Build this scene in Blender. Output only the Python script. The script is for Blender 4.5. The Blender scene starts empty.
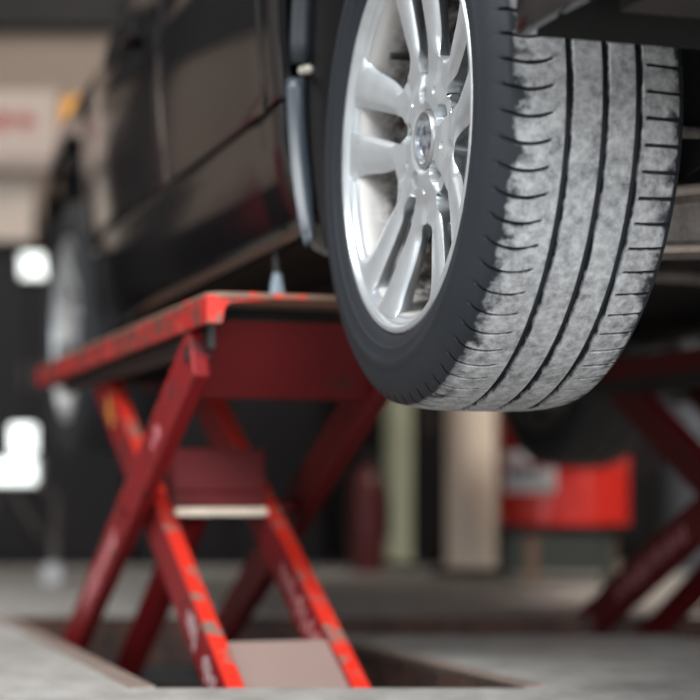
import bpy, bmesh, math, random
from mathutils import Vector, Matrix
from mathutils.geometry import tessellate_polygon
R = math.radians
random.seed(4)
H = 0.27                      # camera height above the floor
ANG = R(17.8)                 # heading of the car against the room
SA, CA = math.sin(ANG), math.cos(ANG)
NX, NY = 0.064, 2.27          # outer face of the near wheel
F = 1873.0

# ------------------------------------------------------------ camera, world, lights, exposure
sc = bpy.context.scene
col = sc.collection
cd = bpy.data.cameras.new('camera'); cam = bpy.data.objects.new('camera', cd); col.objects.link(cam)
cam.location = (0, 0, H); cam.rotation_euler = (R(90), 0, 0)
cd.sensor_width = 36; cd.lens = 36 * F / 700; cd.shift_y = 145 / 700
cd.dof.use_dof = True; cd.dof.focus_distance = 2.16; cd.dof.aperture_fstop = 2.5
cd.clip_start = 0.05; cd.clip_end = 100
sc.camera = cam
sc.view_settings.view_transform = 'Standard'; sc.view_settings.look = 'None'
sc.view_settings.gamma = 1; sc.view_settings.use_curve_mapping = False
sc.view_settings.exposure = 0.0
w = bpy.data.worlds.new('world'); sc.world = w; w.use_nodes = True
w.node_tree.nodes['Background'].inputs[0].default_value = (0.80, 0.88, 1.0, 1)
w.node_tree.nodes['Background'].inputs[1].default_value = 0.55
def area(name, loc, target, sx, sy, power, colr=(1, 1, 1)):
    l = bpy.data.lights.new(name, 'AREA'); l.shape = 'RECTANGLE'; l.size = sx; l.size_y = sy
    l.energy = power; l.color = colr
    o = bpy.data.objects.new(name, l); col.objects.link(o); o.location = loc
    o.rotation_euler = (Vector(target) - Vector(loc)).to_track_quat('-Z', 'Y').to_euler()
    return o
area('daylight_front_door', (1.35, -3.1, 1.75), (0.3, 2.5, 0.2), 2.5, 1.7, 330, (0.93, 0.97, 1.0))
area('daylight_side_door', (-3.9, -0.6, 1.5), (0.2, 2.2, 0.6), 2.8, 2.4, 65, (0.95, 0.98, 1.0))
area('ceiling_light_back_left', (-2.2, 5.2, 3.1), (-2.2, 5.6, 0), 1.6, 1.6, 24, (1.0, 0.93, 0.84))
area('added_fill_back_right', (1.9, 4.6, 3.1), (0.45, 6.2, 0.3), 1.4, 1.0, 125, (1.0, 0.93, 0.84))  # added fill without a known fixture, brightens the columns and drum
area('added_fill_overhead', (-1.5, 1.1, 3.15), (-0.6, 2.0, 0), 2.2, 1.8, 230, (0.95, 0.98, 1.0))  # added overhead fill, fixture made up, lifts the near floor

area('added_fill_right', (5.4, -0.9, 1.4), (0.5, 2.7, 0.0), 2.4, 1.6, 70, (1.0, 0.97, 0.94))  # added fill with no window behind it, reaches the floor under the car

# ------------------------------------------------------------ materials
class NT:
    def __init__(s, name):
        s.m = bpy.data.materials.new(name); s.m.use_nodes = True
        s.t = s.m.node_tree; s.b = s.t.nodes['Principled BSDF']
    def n(s, kind, **kw):
        x = s.t.nodes.new(kind)
        for k, v in kw.items():
            if k in x.inputs.keys() if isinstance(k, str) else False: x.inputs[k].default_value = v
            else: setattr(x, k, v)
        return x
    def l(s, a, b): s.t.links.new(a, b)
    def coord(s, kind='Object', scale=None):
        c = s.t.nodes.new('ShaderNodeTexCoord').outputs[kind]
        if scale:
            mp = s.t.nodes.new('ShaderNodeMapping'); mp.inputs['Scale'].default_value = scale
            s.l(c, mp.inputs[0]); c = mp.outputs[0]
        return c
    def noise(s, scale, detail=4, rough=.55, kind='Object', stretch=None):
        x = s.t.nodes.new('ShaderNodeTexNoise'); x.inputs['Scale'].default_value = scale
        x.inputs['Detail'].default_value = detail; x.inputs['Roughness'].default_value = rough
        s.l(s.coord(kind, stretch), x.inputs['Vector']); return x.outputs['Fac']
    def ramp(s, fac, stops):
        x = s.t.nodes.new('ShaderNodeValToRGB'); e = x.color_ramp.elements
        while len(e) < len(stops): e.new(.5)
        for i, (p, c) in enumerate(stops):
            e[i].position = p; e[i].color = (c, c, c, 1) if isinstance(c, (int, float)) else (*c, 1)
        s.l(fac, x.inputs[0]); return x.outputs[0]
    def mix(s, fac, a, b):
        x = s.t.nodes.new('ShaderNodeMix'); x.data_type = 'RGBA'
        for sock, v in ((x.inputs[0], fac), (x.inputs[6], a), (x.inputs[7], b)):
            if isinstance(v, (int, float)): sock.default_value = v
            elif isinstance(v, tuple): sock.default_value = (*v, 1)
            else: s.l(v, sock)
        return x.outputs[2]
    def math(s, op, a, b=0.0, c=None):
        x = s.t.nodes.new('ShaderNodeMath'); x.operation = op
        for i, v in enumerate((a, b, c)):
            if v is None: continue
            if isinstance(v, (int, float)): x.inputs[i].default_value = v
            else: s.l(v, x.inputs[i])
        return x.outputs[0]
    def bump(s, hgt, strength=.3, dist=.002):
        x = s.t.nodes.new('ShaderNodeBump'); x.inputs['Strength'].default_value = strength
        x.inputs['Distance'].default_value = dist; s.l(hgt, x.inputs['Height']); s.l(x.outputs[0], s.b.inputs['Normal'])
    def set(s, **kw):
        for k, v in kw.items():
            i = s.b.inputs[k]
            if isinstance(v, (int, float)): i.default_value = v
            elif isinstance(v, tuple): i.default_value = (*v, 1)
            else: s.l(v, i)
        return s

def plain(name, c, rough=.5, metal=0, scale=12, var=.25, **kw):
    t = NT(name); n = t.noise(scale, 4)
    t.set(**{'Base Color': t.mix(n, tuple(x * (1 - var) for x in c), tuple(min(1, x * (1 + var)) for x in c)), 'Roughness': rough, 'Metallic': metal})
    t.set(**kw); return t.m

M = {}
M['silver'] = (lambda t: t.set(**{'Base Color': t.mix(t.ramp(t.noise(22, 2), [(.3, 0.), (.75, 1.)]), (.54, .57, .59), (.45, .475, .495)), 'Metallic': .55,
                                  'Roughness': t.ramp(t.noise(20, 2), [(.3, .27), (.8, .36)])}).m)(NT('silver_wheel_paint'))
def barrel_mat():
    t = NT('dusty_wheel_barrel')
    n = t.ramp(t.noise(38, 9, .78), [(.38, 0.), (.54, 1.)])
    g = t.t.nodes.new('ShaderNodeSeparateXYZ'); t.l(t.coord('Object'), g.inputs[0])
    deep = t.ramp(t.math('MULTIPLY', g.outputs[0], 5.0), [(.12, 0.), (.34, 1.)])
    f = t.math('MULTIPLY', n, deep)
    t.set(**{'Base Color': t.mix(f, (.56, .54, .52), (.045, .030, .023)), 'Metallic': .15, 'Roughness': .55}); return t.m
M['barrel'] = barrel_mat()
def tyre_mat():
    t = NT('tyre_rubber')
    a = t.t.nodes.new('ShaderNodeAttribute'); a.attribute_name = 'dust'
    f1 = t.ramp(t.noise(30, 6, .65), [(.25, 0.), (.75, 1.)]); f2 = t.noise(85, 7, .72)
    blot = t.ramp(t.noise(48, 4, .6), [(.36, .0), (.56, 1.)])
    dustc = t.mix(t.ramp(f2, [(.32, 0.), (.68, 1.)]), (.10, .105, .112), (.56, .565, .57))
    dustc = t.mix(t.math('MULTIPLY', f1, .6), dustc, (.30, .305, .31))
    rag = t.math('ADD', a.outputs['Fac'], t.math('MULTIPLY', t.math('SUBTRACT', blot, .62), .50))
    m = t.ramp(rag, [(.24, 0.), (.74, 1.)])
    m = t.math('MULTIPLY', m, t.ramp(f1, [(0., .62), (.6, 1.)]))
    side = t.mix(t.noise(9, 4), (.008, .010, .0135), (.016, .020, .026))
    t.set(**{'Base Color': t.mix(m, side, dustc), 'Roughness': t.mix(m, (.62, .62, .62), (.9, .9, .9)), 'Specular IOR Level': .3})
    t.bump(t.math('ADD', t.noise(260, 6, .7), t.math('MULTIPLY', t.noise(70, 4), .7)), .35, .0015); return t.m
M['tyre'] = tyre_mat()
def paint(name, c, rough=.09):
    t = NT(name); t.set(**{'Base Color': c, 'Roughness': rough, 'Specular IOR Level': .5, 'Coat Weight': .3, 'Coat Roughness': .04})
    t.bump(t.noise(7, 2), .12, .004); return t.m
M['black_paint'] = paint('black_car_paint', (.010, .010, .011))
M['arch_paint'] = plain('dull_black_arch_paint', (.012, .015, .020), .5)
M['plastic'] = plain('black_plastic', (.016, .016, .018), .55, scale=60)
M['trim_plastic'] = plain('satin_edge_plastic', (.035, .045, .055), .35, scale=40)
M['liner'] = plain('felt_liner', (.006, .0055, .0055), .95, scale=90, var=.7)
M['inner'] = plain('dark_body_inner', (.008, .008, .008), .9)
M['under'] = plain('dirty_underbody', (.020, .015, .013), .85, scale=20, var=.6)
M['glass'] = (lambda t: t.set(**{'Base Color': (.012, .013, .014), 'Roughness': .05, 'Specular IOR Level': .8}).m)(NT('tinted_car_glass'))
M['lamp_glass'] = (lambda t: t.set(**{'Base Color': (.35, .36, .38), 'Roughness': .1}).m)(NT('headlamp_glass'))
M['red_lens'] = (lambda t: t.set(**{'Base Color': (.35, .01, .01), 'Roughness': .15}).m)(NT('red_lens'))
M['steel'] = plain('dull_steel', (.42, .42, .42), .38, .9, 60)
M['brake'] = plain('brake_steel', (.075, .065, .06), .55, .7, 50, .5)
M['cast'] = (lambda t: (t.set(**{'Base Color': t.mix(t.ramp(t.noise(45, 6, .7), [(.3, 0.), (.7, 1.)]), (.10, .09, .085), (.27, .235, .215)), 'Roughness': .75, 'Metallic': .1}), t.bump(t.noise(90, 5), .5, .002), t.m)[-1])(NT('dirty_cast_metal'))
M['cast_light'] = plain('pale_cast_edge', (.34, .28, .24), .6, .1, 40, .4)  # paler than the cast arm it runs along
M['chip_metal'] = plain('dull_zinc_screw', (.50, .47, .40), .4, .4)
def cap_mat():
    t = NT('worn_wheel_badge')
    n = t.ramp(t.noise(75, 3, .5), [(.40, 0.), (.62, 1.)])
    t.set(**{'Base Color': t.mix(n, (.42, .44, .47), (.09, .11, .15)), 'Roughness': .16, 'Metallic': .5}); return t.m
M['cap'] = cap_mat()
def red(name, base, wear, chip=(.12, .075, .06), lo=.52, hi=.60, rough=.42, sc_=16):
    t = NT(name)
    n = t.ramp(t.noise(sc_, 7, .68), [(lo, 0.), (hi, 1.)])
    n2 = t.noise(6, 3)
    c = t.mix(n2, tuple(x * .75 for x in base), base)
    c = t.mix(n, c, chip)
    n3 = t.ramp(t.noise(sc_ * 2.3, 6, .7), [(lo + .1, 0.), (hi + .14, 1.)])
    t.set(**{'Base Color': t.mix(t.math('MULTIPLY', n3, wear), c, (.42, .30, .24)), 'Roughness': t.mix(n, (rough,) * 3, (.7,) * 3), 'Specular IOR Level': .28})
    t.bump(t.noise(sc_ * 4, 5), .25, .0015); return t.m
M['red'] = red('worn_red_paint', (.46, .022, .020), .8, (.07, .04, .032), .47, .60)
M['red_dull'] = red('dull_red_paint', (.25, .012, .015), .4, (.05, .02, .02), .56, .66, .5)  # red darkened to paint in the shade on the lift arms
M['red_dark'] = red('dark_red_paint', (.13, .008, .010), .3, (.04, .02, .018), .6, .7, .55)  # darkest red copy, shade under platform and car painted in
M['red_edge'] = red('lit_red_edge_paint', (.82, .040, .022), 1.0, (.20, .15, .12), .55, .60, .38, 26)  # chipped red, brightened to paint in the light on upper edges
M['bare_edge'] = red('bare_steel_with_red', (.24, .15, .11), .8, (.80, .05, .02), .60, .63, .5, 14)
M['bare_plate'] = red('scuffed_pink_plate', (.34, .24, .21), .6, (.60, .05, .035), .66, .70, .6, 10)
M['bare_steel'] = (lambda t: t.set(**{'Base Color': t.mix(t.ramp(t.noise(22, 3), [(.3, 0.), (.6, 1.)]), (.80, .66, .50), (.98, .86, .70)), 'Metallic': .35, 'Roughness': .35}).m)(NT('bare_steel_strip'))
M['deep_black'] = plain('deep_black_finish', (.014, .012, .012), .5)
M['white_mark'] = plain('white_paint_mark', (.60, .52, .52), .7, scale=80, var=.5)
M['yellow_mark'] = plain('yellow_paint_mark', (.75, .38, .05), .6)
def floor_mat():
    t = NT('worn_concrete')
    a = t.ramp(t.noise(2.2, 7, .62), [(.3, 0.), (.72, 1.)])
    b = t.ramp(t.noise(14, 7, .7, stretch=(1, .5, 1)), [(.40, 0.), (.62, 1.)])
    c = t.mix(a, (.36, .345, .32), (.56, .545, .52))
    c = t.mix(t.math('MULTIPLY', b, .45), c, (.17, .145, .125))
    t.set(**{'Base Color': c, 'Roughness': .62}); t.bump(t.noise(40, 6), .3, .003); return t.m
M['floor'] = floor_mat()
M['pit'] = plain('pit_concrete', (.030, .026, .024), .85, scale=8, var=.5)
M['pit_side'] = red('rusty_pit_side', (.085, .042, .030), .2, (.03, .02, .018), .45, .6, .8)
M['iron'] = plain('rusty_angle_iron', (.27, .205, .17), .7, .1, 14, .35)
M['wall'] = plain('beige_wall', (.34, .265, .215), .9, scale=1.5, var=.10)
M['wall_dark'] = plain('dark_lower_wall', (.010, .008, .0085), .85, scale=3, **{'Specular IOR Level': .2})
M['ceiling'] = plain('dark_ceiling', (.035, .032, .032), .9, scale=2)
M['wall_warm'] = plain('warm_grey_wall', (.30, .26, .235), .9, scale=1.5, var=.1)
M['cabinet'] = plain('charcoal_enamel', (.008, .0065, .0075), .5, scale=5, **{'Specular IOR Level': .2})
M['cream'] = plain('cream_column_paint', (.86, .76, .64), .5, scale=4, var=.08)
M['green_cream'] = plain('green_cream_paint', (.42, .44, .32), .6, scale=3, var=.25)
M['shutter'] = plain('pale_shutter', (.50, .42, .36), .7, scale=3, var=.08)
M['sign'] = plain('pale_sign_board', (.42, .34, .30), .7, scale=3, var=.08)
M['sign_red'] = plain('sign_red_ink', (.40, .07, .05), .7)
M['teal'] = plain('teal_strip', (.20, .36, .34), .6)
M['orange'] = plain('orange_plastic', (.95, .42, .04), .5, var=.1)
M['card'] = plain('brown_cardboard', (.075, .050, .042), .85)
M['drum'] = (lambda t: t.set(**{'Base Color': (.72, .022, .012), 'Roughness': .22, 'Coat Weight': .4}).m)(NT('glossy_red_drum'))
M['drum_label'] = plain('white_label', (.88, .92, .95), .5, var=.05)
M['ink'] = plain('dark_blue_ink', (.02, .07, .13), .5)
M['wood'] = plain('brown_wood', (.20, .12, .08), .7, scale=20)
M['grey_green'] = plain('grey_green_metal', (.045, .055, .052), .6)
M['grey_blue'] = plain('blue_grey_metal', (.09, .10, .12), .4, scale=4)
M['white'] = plain('white_plastic', (.85, .87, .86), .5, var=.04)
def emis(name, c, s):
    t = NT(name); t.set(**{'Base Color': c, 'Emission Color': c, 'Emission Strength': s}); return t.m
M['lit_lens'] = emis('lit_lamp_lens', (.95, 1.0, .97), 1.5)
M['blue_rag'] = plain('pale_blue_block', (.30, .38, .44), .55)

# ------------------------------------------------------------ helpers
class MB:
    def __init__(s): s.v = []; s.f = []; s.smooth = False
    def add(s, vs, fs):
        b = len(s.v); s.v += [tuple(p) for p in vs]; s.f += [tuple(i + b for i in q) for q in fs]; return s
    def box(s, a, b):
        x0, y0, z0 = a; x1, y1, z1 = b
        return s.add([(x0, y0, z0), (x1, y0, z0), (x1, y1, z0), (x0, y1, z0), (x0, y0, z1), (x1, y0, z1), (x1, y1, z1), (x0, y1, z1)],
                     [(0, 3, 2, 1), (4, 5, 6, 7), (0, 1, 5, 4), (1, 2, 6, 5), (2, 3, 7, 6), (3, 0, 4, 7)])
    def prism(s, poly, x0, x1, axis=0):
        """poly: 2D outline in the other two axes; extruded from x0 to x1 along axis"""
        n = len(poly)
        def p(x, q): return {0: (x, q[0], q[1]), 1: (q[0], x, q[1]), 2: (q[0], q[1], x)}[axis]
        vs = [p(x0, q) for q in poly] + [p(x1, q) for q in poly]
        fs = [tuple(range(n))[::-1], tuple(range(n, 2 * n))] + [(i, (i + 1) % n, n + (i + 1) % n, n + i) for i in range(n)]
        return s.add(vs, fs)
    def cyl(s, p0, p1, r0, r1=None, n=24, caps=True):
        r1 = r0 if r1 is None else r1
        p0 = Vector(p0); p1 = Vector(p1); q = (p1 - p0).to_track_quat('Z', 'Y')
        vs = []
        for p, r in ((p0, r0), (p1, r1)):
            for i in range(n):
                a = 2 * math.pi * i / n; vs.append(p + q @ Vector((r * math.cos(a), r * math.sin(a), 0)))
        fs = [(i, (i + 1) % n, n + (i + 1) % n, n + i) for i in range(n)]
        if caps: fs += [tuple(range(n))[::-1], tuple(range(n, 2 * n))]
        return s.add(vs, fs)
    def rev(s, prof, n=96, axis='x', closed=False, c=(0, 0, 0)):
        """prof: list of (along, radius); revolve about an axis through c"""
        m = len(prof); vs = []
        for i in range(n):
            a = 2 * math.pi * i / n
            for (x, r) in prof:
                if axis == 'x': vs.append((c[0] + x, c[1] + r * math.cos(a), c[2] + r * math.sin(a)))
                else: vs.append((c[0] + r * math.cos(a), c[1] + r * math.sin(a), c[2] + x))
        fs = []
        for i in range(n):
            j = (i + 1) % n
            for k in range(m if closed else m - 1):
                k2 = (k + 1) % m
                fs.append((i * m + k, i * m + k2, j * m + k2, j * m + k))
        return s.add(vs, fs)
    def tube(s, pts, r, n=12):
        pts = [Vector(p) for p in pts]; vs = []
        for i, p in enumerate(pts):
            d = (pts[min(i + 1, len(pts) - 1)] - pts[max(i - 1, 0)]); q = d.to_track_quat('Z', 'Y')
            for k in range(n):
                a = 2 * math.pi * k / n; vs.append(p + q @ Vector((r * math.cos(a), r * math.sin(a), 0)))
        fs = [(i * n + k, i * n + (k + 1) % n, (i + 1) * n + (k + 1) % n, (i + 1) * n + k) for i in range(len(pts) - 1) for k in range(n)]
        fs += [tuple(range(n))[::-1], tuple(range((len(pts) - 1) * n, len(pts) * n))]
        return s.add(vs, fs)
    def build(s, name, mat, parent=None, smooth=None, bevel=0, fix=True, merge=0):
        me = bpy.data.meshes.new(name); me.from_pydata(s.v, [], s.f); me.update()
        if fix or merge:
            bm = bmesh.new(); bm.from_mesh(me)
            if merge: bmesh.ops.remove_doubles(bm, verts=bm.verts, dist=merge)
            if fix: bmesh.ops.recalc_face_normals(bm, faces=bm.faces)
            bm.to_mesh(me); bm.free()
        if isinstance(mat, str): mat = M[mat]
        me.materials.append(mat)
        if smooth is not None:
            me.polygons.foreach_set('use_smooth', [True] * len(me.polygons))
            me.set_sharp_from_angle(angle=R(smooth))
        o = bpy.data.objects.new(name, me); col.objects.link(o)
        if parent: o.parent = parent
        if bevel:
            b = o.modifiers.new('bevel', 'BEVEL'); b.width = bevel; b.segments = 2; b.limit_method = 'ANGLE'; b.angle_limit = R(40)
        return o
def tag(o, label=None, cat=None, group=None, kind=None):
    if label: o['label'] = label
    if cat: o['category'] = cat
    if group: o['group'] = group
    if kind: o['kind'] = kind
    return o
def empty(name, loc=(0, 0, 0), rz=0):
    o = bpy.data.objects.new(name, None); col.objects.link(o); o.location = loc; o.rotation_euler = (0, 0, rz); o.empty_display_size = .1
    return o
def kids(o): return [c for c in bpy.data.objects if c.parent == o]
def copy_tree(o, parent=None):
    c = o.copy(); col.objects.link(c); c.parent = parent
    for ch in kids(o):
        copy_tree(ch, c)
    return c
def pix(px, py, Y):            # a point of the room seen at a pixel, Y metres ahead
    return Vector(((px - 350) / F * Y, Y, H + (495 - py) / F * Y))
def carroot(name): return empty(name, (NX, NY, H), ANG)   # local x = into the car, y = towards its front, z = above camera height

# ------------------------------------------------------------ structure
def struct(o): o['kind'] = 'structure'; return o
hole = [(-.273, 2.62), (.245, 2.62), (-.076, 3.61), (.617, 3.61), (.935, 2.62), (1.455, 2.62), (.96, 4.14), (-.7515, 4.14)]
outer = [(-4, -3.2), (5.5, -3.2), (5.5, 8.0), (-4, 8.0)]
loops = [[Vector((x, y, 0)) for x, y in outer], [Vector((x, y, 0)) for x, y in hole[::-1]]]
pts = [p for l in loops for p in l]
m = MB(); m.add(pts, tessellate_polygon(loops)); struct(m.build('floor', 'floor'))
PD = -.13
m = MB(); n = len(hole)
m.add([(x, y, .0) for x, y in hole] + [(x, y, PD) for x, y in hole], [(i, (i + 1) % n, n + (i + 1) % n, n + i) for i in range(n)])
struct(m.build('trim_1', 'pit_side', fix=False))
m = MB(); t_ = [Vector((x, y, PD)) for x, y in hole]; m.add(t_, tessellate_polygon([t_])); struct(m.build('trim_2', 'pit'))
def strip(p, q, wd, z=.003):
    d = Vector((q[0] - p[0], q[1] - p[1])).normalized(); nn = Vector((-d.y, d.x)) * wd
    m = MB(); m.prism([(p[0], p[1]), (q[0], q[1]), (q[0] + nn.x, q[1] + nn.y), (p[0] + nn.x, p[1] + nn.y)], -.012, z, 2); return m
struct(strip(hole[0], hole[7], .035).build('trim_3', 'iron'))
struct(strip(hole[2], hole[1], .03).build('trim_4', 'iron'))
m = MB(); m.box((-4, 8.0, .0), (5.5, 8.1, 1.2)); struct(m.build('wall_back', 'wall_dark'))
m = MB(); m.box((-4, 8.0, 1.2), (5.5, 8.1, 3.3)); struct(m.build('wall_back_upper', 'wall'))
m = MB(); m.box((-4, 7.85, 2.24), (5.5, 8.0, 2.7)); struct(m.build('trim_5', 'ceiling'))
m = MB(); m.box((-4.1, 1.4, 0), (-4, 8.0, 3.3)); m.box((-4.1, -3.2, 0), (-4, -2.2, 3.3)); m.box((-4.1, -2.2, 2.9), (-4, 1.4, 3.3)); struct(m.build('wall_left', 'wall_warm'))
m = MB(); m.box((5.5, -3.2, 0), (5.6, 8.0, 3.3)); struct(m.build('wall_right', 'wall_warm'))
m = MB(); m.box((-4, -3.3, 0), (-1.2, -3.2, 3.3)); m.box((2.6, -3.3, 0), (5.5, -3.2, 3.3)); m.box((-1.2, -3.3, 2.95), (2.6, -3.2, 3.3)); struct(m.build('wall_front', 'wall_warm'))
m = MB(); m.box((-4, -3.2, 3.3), (5.5, 8.0, 3.4)); struct(m.build('ceiling', 'ceiling'))

# ------------------------------------------------------------ wheel
# local frame: x = axle, positive into the car; y = towards the car's front; z up; face angle psi measured as seen from outside
def wp(x, r, psi): return (x, -r * math.cos(psi), r * math.sin(psi))
LUG0 = 163.3
def sst(a, b, x):
    t = max(0., min(1., (x - a) / (b - a))); return t * t * (3 - 2 * t)
def face_x(r, t, n, a, phi):
    x = .030 if r < .07 else .030 - .025 * ((r - .07) / .146) ** 1.25
    x -= .004 * sst(.036, .045, r) * (1 - sst(.060, .085, r))     # raised collar round the badge
    x += .004 * (1 - sst(.034, .038, r))
    if n > 0 or a < 36:
        k = abs(2 * t - 1) ** 3.0
        amt = sst(.095, .125, r) * (1 - .6 * sst(.208, .2225, r))
        x += .0075 * k * amt
        x += .0035 * amt * (t - .5)                                # each spoke leans a little
    return x
def n_of(r):
    if r < .080: return 0.
    return math.degrees(math.asin(.0172 * math.sqrt(min(1., 1 - (1 - min(1., (r - .080) / .014)) ** 2)) / r)) * (1 - .10 * sst(.2, .22, r))
def a_of(r):
    if r < .104: return 36.
    g = (11.6 + 4.1 * sst(.12, .2, r)) * math.sqrt(min(1., 1 - (1 - min(1., (r - .104) / .022)) ** 2)) * (1 - .06 * sst(.212, .2225, r))
    return 36. - g
def rim_face():
    mb = MB()
    rs = [.030, .034, .036, .038, .0405, .043, .045]
    r = .047
    while r < .2215: rs.append(r); r += .0010 if (.079 < r < .096 or .103 < r < .128) else .0020
    rs.append(.2225)
    T = 26
    for k in range(5):
        for sgn in (1, -1):
            base = len(mb.v); vs = []
            for r in rs:
                n, a = n_of(r), a_of(r)
                for i in range(T + 1):
                    t = i / T; phi = n + (a - n) * t
                    psi = R(LUG0 + 72 * k + sgn * phi)
                    x = face_x(r, t, n, a, phi)
                    # lug cups (round, deep) with a scoop towards the narrow window
                    px_, py_ = r * math.cos(R(phi)) , r * math.sin(R(phi))
                    d = math.hypot(px_ - .0565, py_)
                    x += .022 * (1 - sst(.0095, .0125, d))
                    if px_ > .0565: x += .005 * (1 - sst(.006, .0135, abs(py_))) * (1 - sst(.080, .088, r))
                    # small dimples halfway between the lugs
                    q = (r * math.cos(R(36 - phi)), r * math.sin(R(36 - phi)))
                    x += .007 * (1 - sst(.0018, .0045, math.hypot(q[0] - .063, q[1])))
                    # triangular hollow behind the dimples
                    x += .003 * (1 - sst(.0, .012, abs(q[1]))) * sst(.07, .09, q[0]) * (1 - sst(.098, .106, r))
                    vs.append(wp(x, r, psi))
            fs = []
            for j in range(len(rs) - 1):
                for i in range(T):
                    p = j * (T + 1) + i
                    f = (p, p + 1, p + T + 2, p + T + 1)
                    fs.append(f if sgn < 0 else f[::-1])
            mb.add(vs, fs)
    return mb
def lip_mesh():
    mb = MB()
    prof = [(.004, .2375), (-.0005, .2370), (-.0030, .2350), (-.0038, .2325), (-.0030, .2295), (-.0005, .2280), (.0022, .2270), (.0034, .2258), (.0040, .2240), (.0052, .2224), (.0090, .2212), (.0110, .2190), (.0125, .2155)]
    mb.rev(prof + [(.014, .2150), (.015, .219), (.012, .229), (.010, .2375)], 160, closed=True)
    return mb
def barrel_mesh():
    mb = MB()
    mb.rev([(.0130, .2165), (.016, .2145), (.030, .2125), (.060, .207), (.085, .2040), (.13, .2045), (.185, .212), (.21, .222), (.214, .232), (.205, .232), (.19, .221), (.13, .2115), (.08, .211), (.05, .216), (.03, .22)], 128, closed=True)
    return mb
def tyre_mesh(tread=True):
    P_ = []   # (x, r, dust, is_tread_row)
    side = [(.016, .222), (.006, .232), (-.0005, .2385), (-.004, .243), (-.0072, .2500), (-.0085, .2535), (-.0098, .2545), (-.0115, .262), (-.0128, .2705), (-.0136, .2715), (-.0138, .279), (-.0128, .2805), (-.0115, .289), (-.0085, .298), (-.0045, .307), (-.0012, .3120), (.0004, .3145), (.0035, .3190), (.0075, .3225)]
    for x, r in side: P_.append((x, r, 0., 0))
    G = [.0715, .1135, .1530]
    def rad(x):  # tread crown
        return .3300 - .0045 * (abs(x - .106) / .09) ** 4 - .0010 * (abs(x - .106) / .09) ** 2
    xs = [.0115, .0155, .0195, .0235, .0275, .032, .037, .042, .047, .0515, .0555, .060, .0640]
    def dust_at(x):
        e = min(x - .002, .216 - x); return max(0., min(1., .10 + e / .040))
    for x in xs: P_.append((x, rad(x), dust_at(x), 1))
    prev = .0640
    for gi, g in enumerate(G):
        hw = .0044
        for k in range(1, 5):
            x = prev + (g - hw - .0012 - prev) * k / 5
            if x > prev + .002: P_.append((x, rad(x), 1., 2))
        P_ += [(g - hw - .0008, rad(g), 1., 2), (g - hw, rad(g) - .0008, .6, 2), (g - hw + .0012, rad(g) - .0072, 0., 3), (g + hw - .0012, rad(g) - .0072, 0., 3), (g + hw, rad(g) - .0008, .6, 2), (g + hw + .0008, rad(g), 1., 2)]
        prev = g + hw + .0008
    for x in [.158, .161, .164, .168, .172, .1765, .181, .1855, .190, .1945, .1985, .2025]: P_.append((x, rad(x), dust_at(x), 4))
    for x, r in side[::-1]: P_.append((.212 - x, r, 0., 0))
    NP = 72; rel = [-.42, -.17, .17, .42, 1.1, 1.9, 2.7, 3.5]
    mb = MB(); dust = []; cols = []
    for p in range(NP):
        for q in rel: cols.append((p * 5.0 + q, abs(q) < .2, p))
    rnd = random.Random(7); jit = [rnd.uniform(-.25, .25) for _ in range(NP)]
    for (a, sipe, p) in cols:
        for (x, r, d, kind) in P_:
            ang = a + jit[p] * 0
            rr, dd = r, d
            if kind in (0, 1) and r > .30:          # outer shoulder sipes hang in the middle
                s = (x + .002) / .056
                sag = 1.15 * (1 - (2 * min(1, max(0, s)) - 1) ** 2)
                w8 = sst(.30, .315, r) * (1 - sst(.053, .062, x)); ang -= sag * w8
                if sipe and tread:
                    dep = .0052 * sst(-.003, .004, x) * (1 - sst(.048, .054, x)); rr -= dep
                    if dep > .0015: dd = 0.
            if kind == 4 or (kind == 0 and x > .19 and r > .30):
                if sipe and tread:
                    dep = .0045 * sst(.1600, .1645, x) * (1 - sst(.206, .213, x)); rr -= dep
                    if dep > .0012: dd = 0.
            if kind == 1 and x > .0: pass
            mb.v.append(wp(x, rr, R(ang))); dust.append(dd)
    m_ = len(P_); nc = len(cols)
    for i in range(nc):
        j = (i + 1) % nc
        for k in range(m_ - 1): mb.f.append((i * m_ + k, j * m_ + k, j * m_ + k + 1, i * m_ + k + 1))
    return mb, dust
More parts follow.
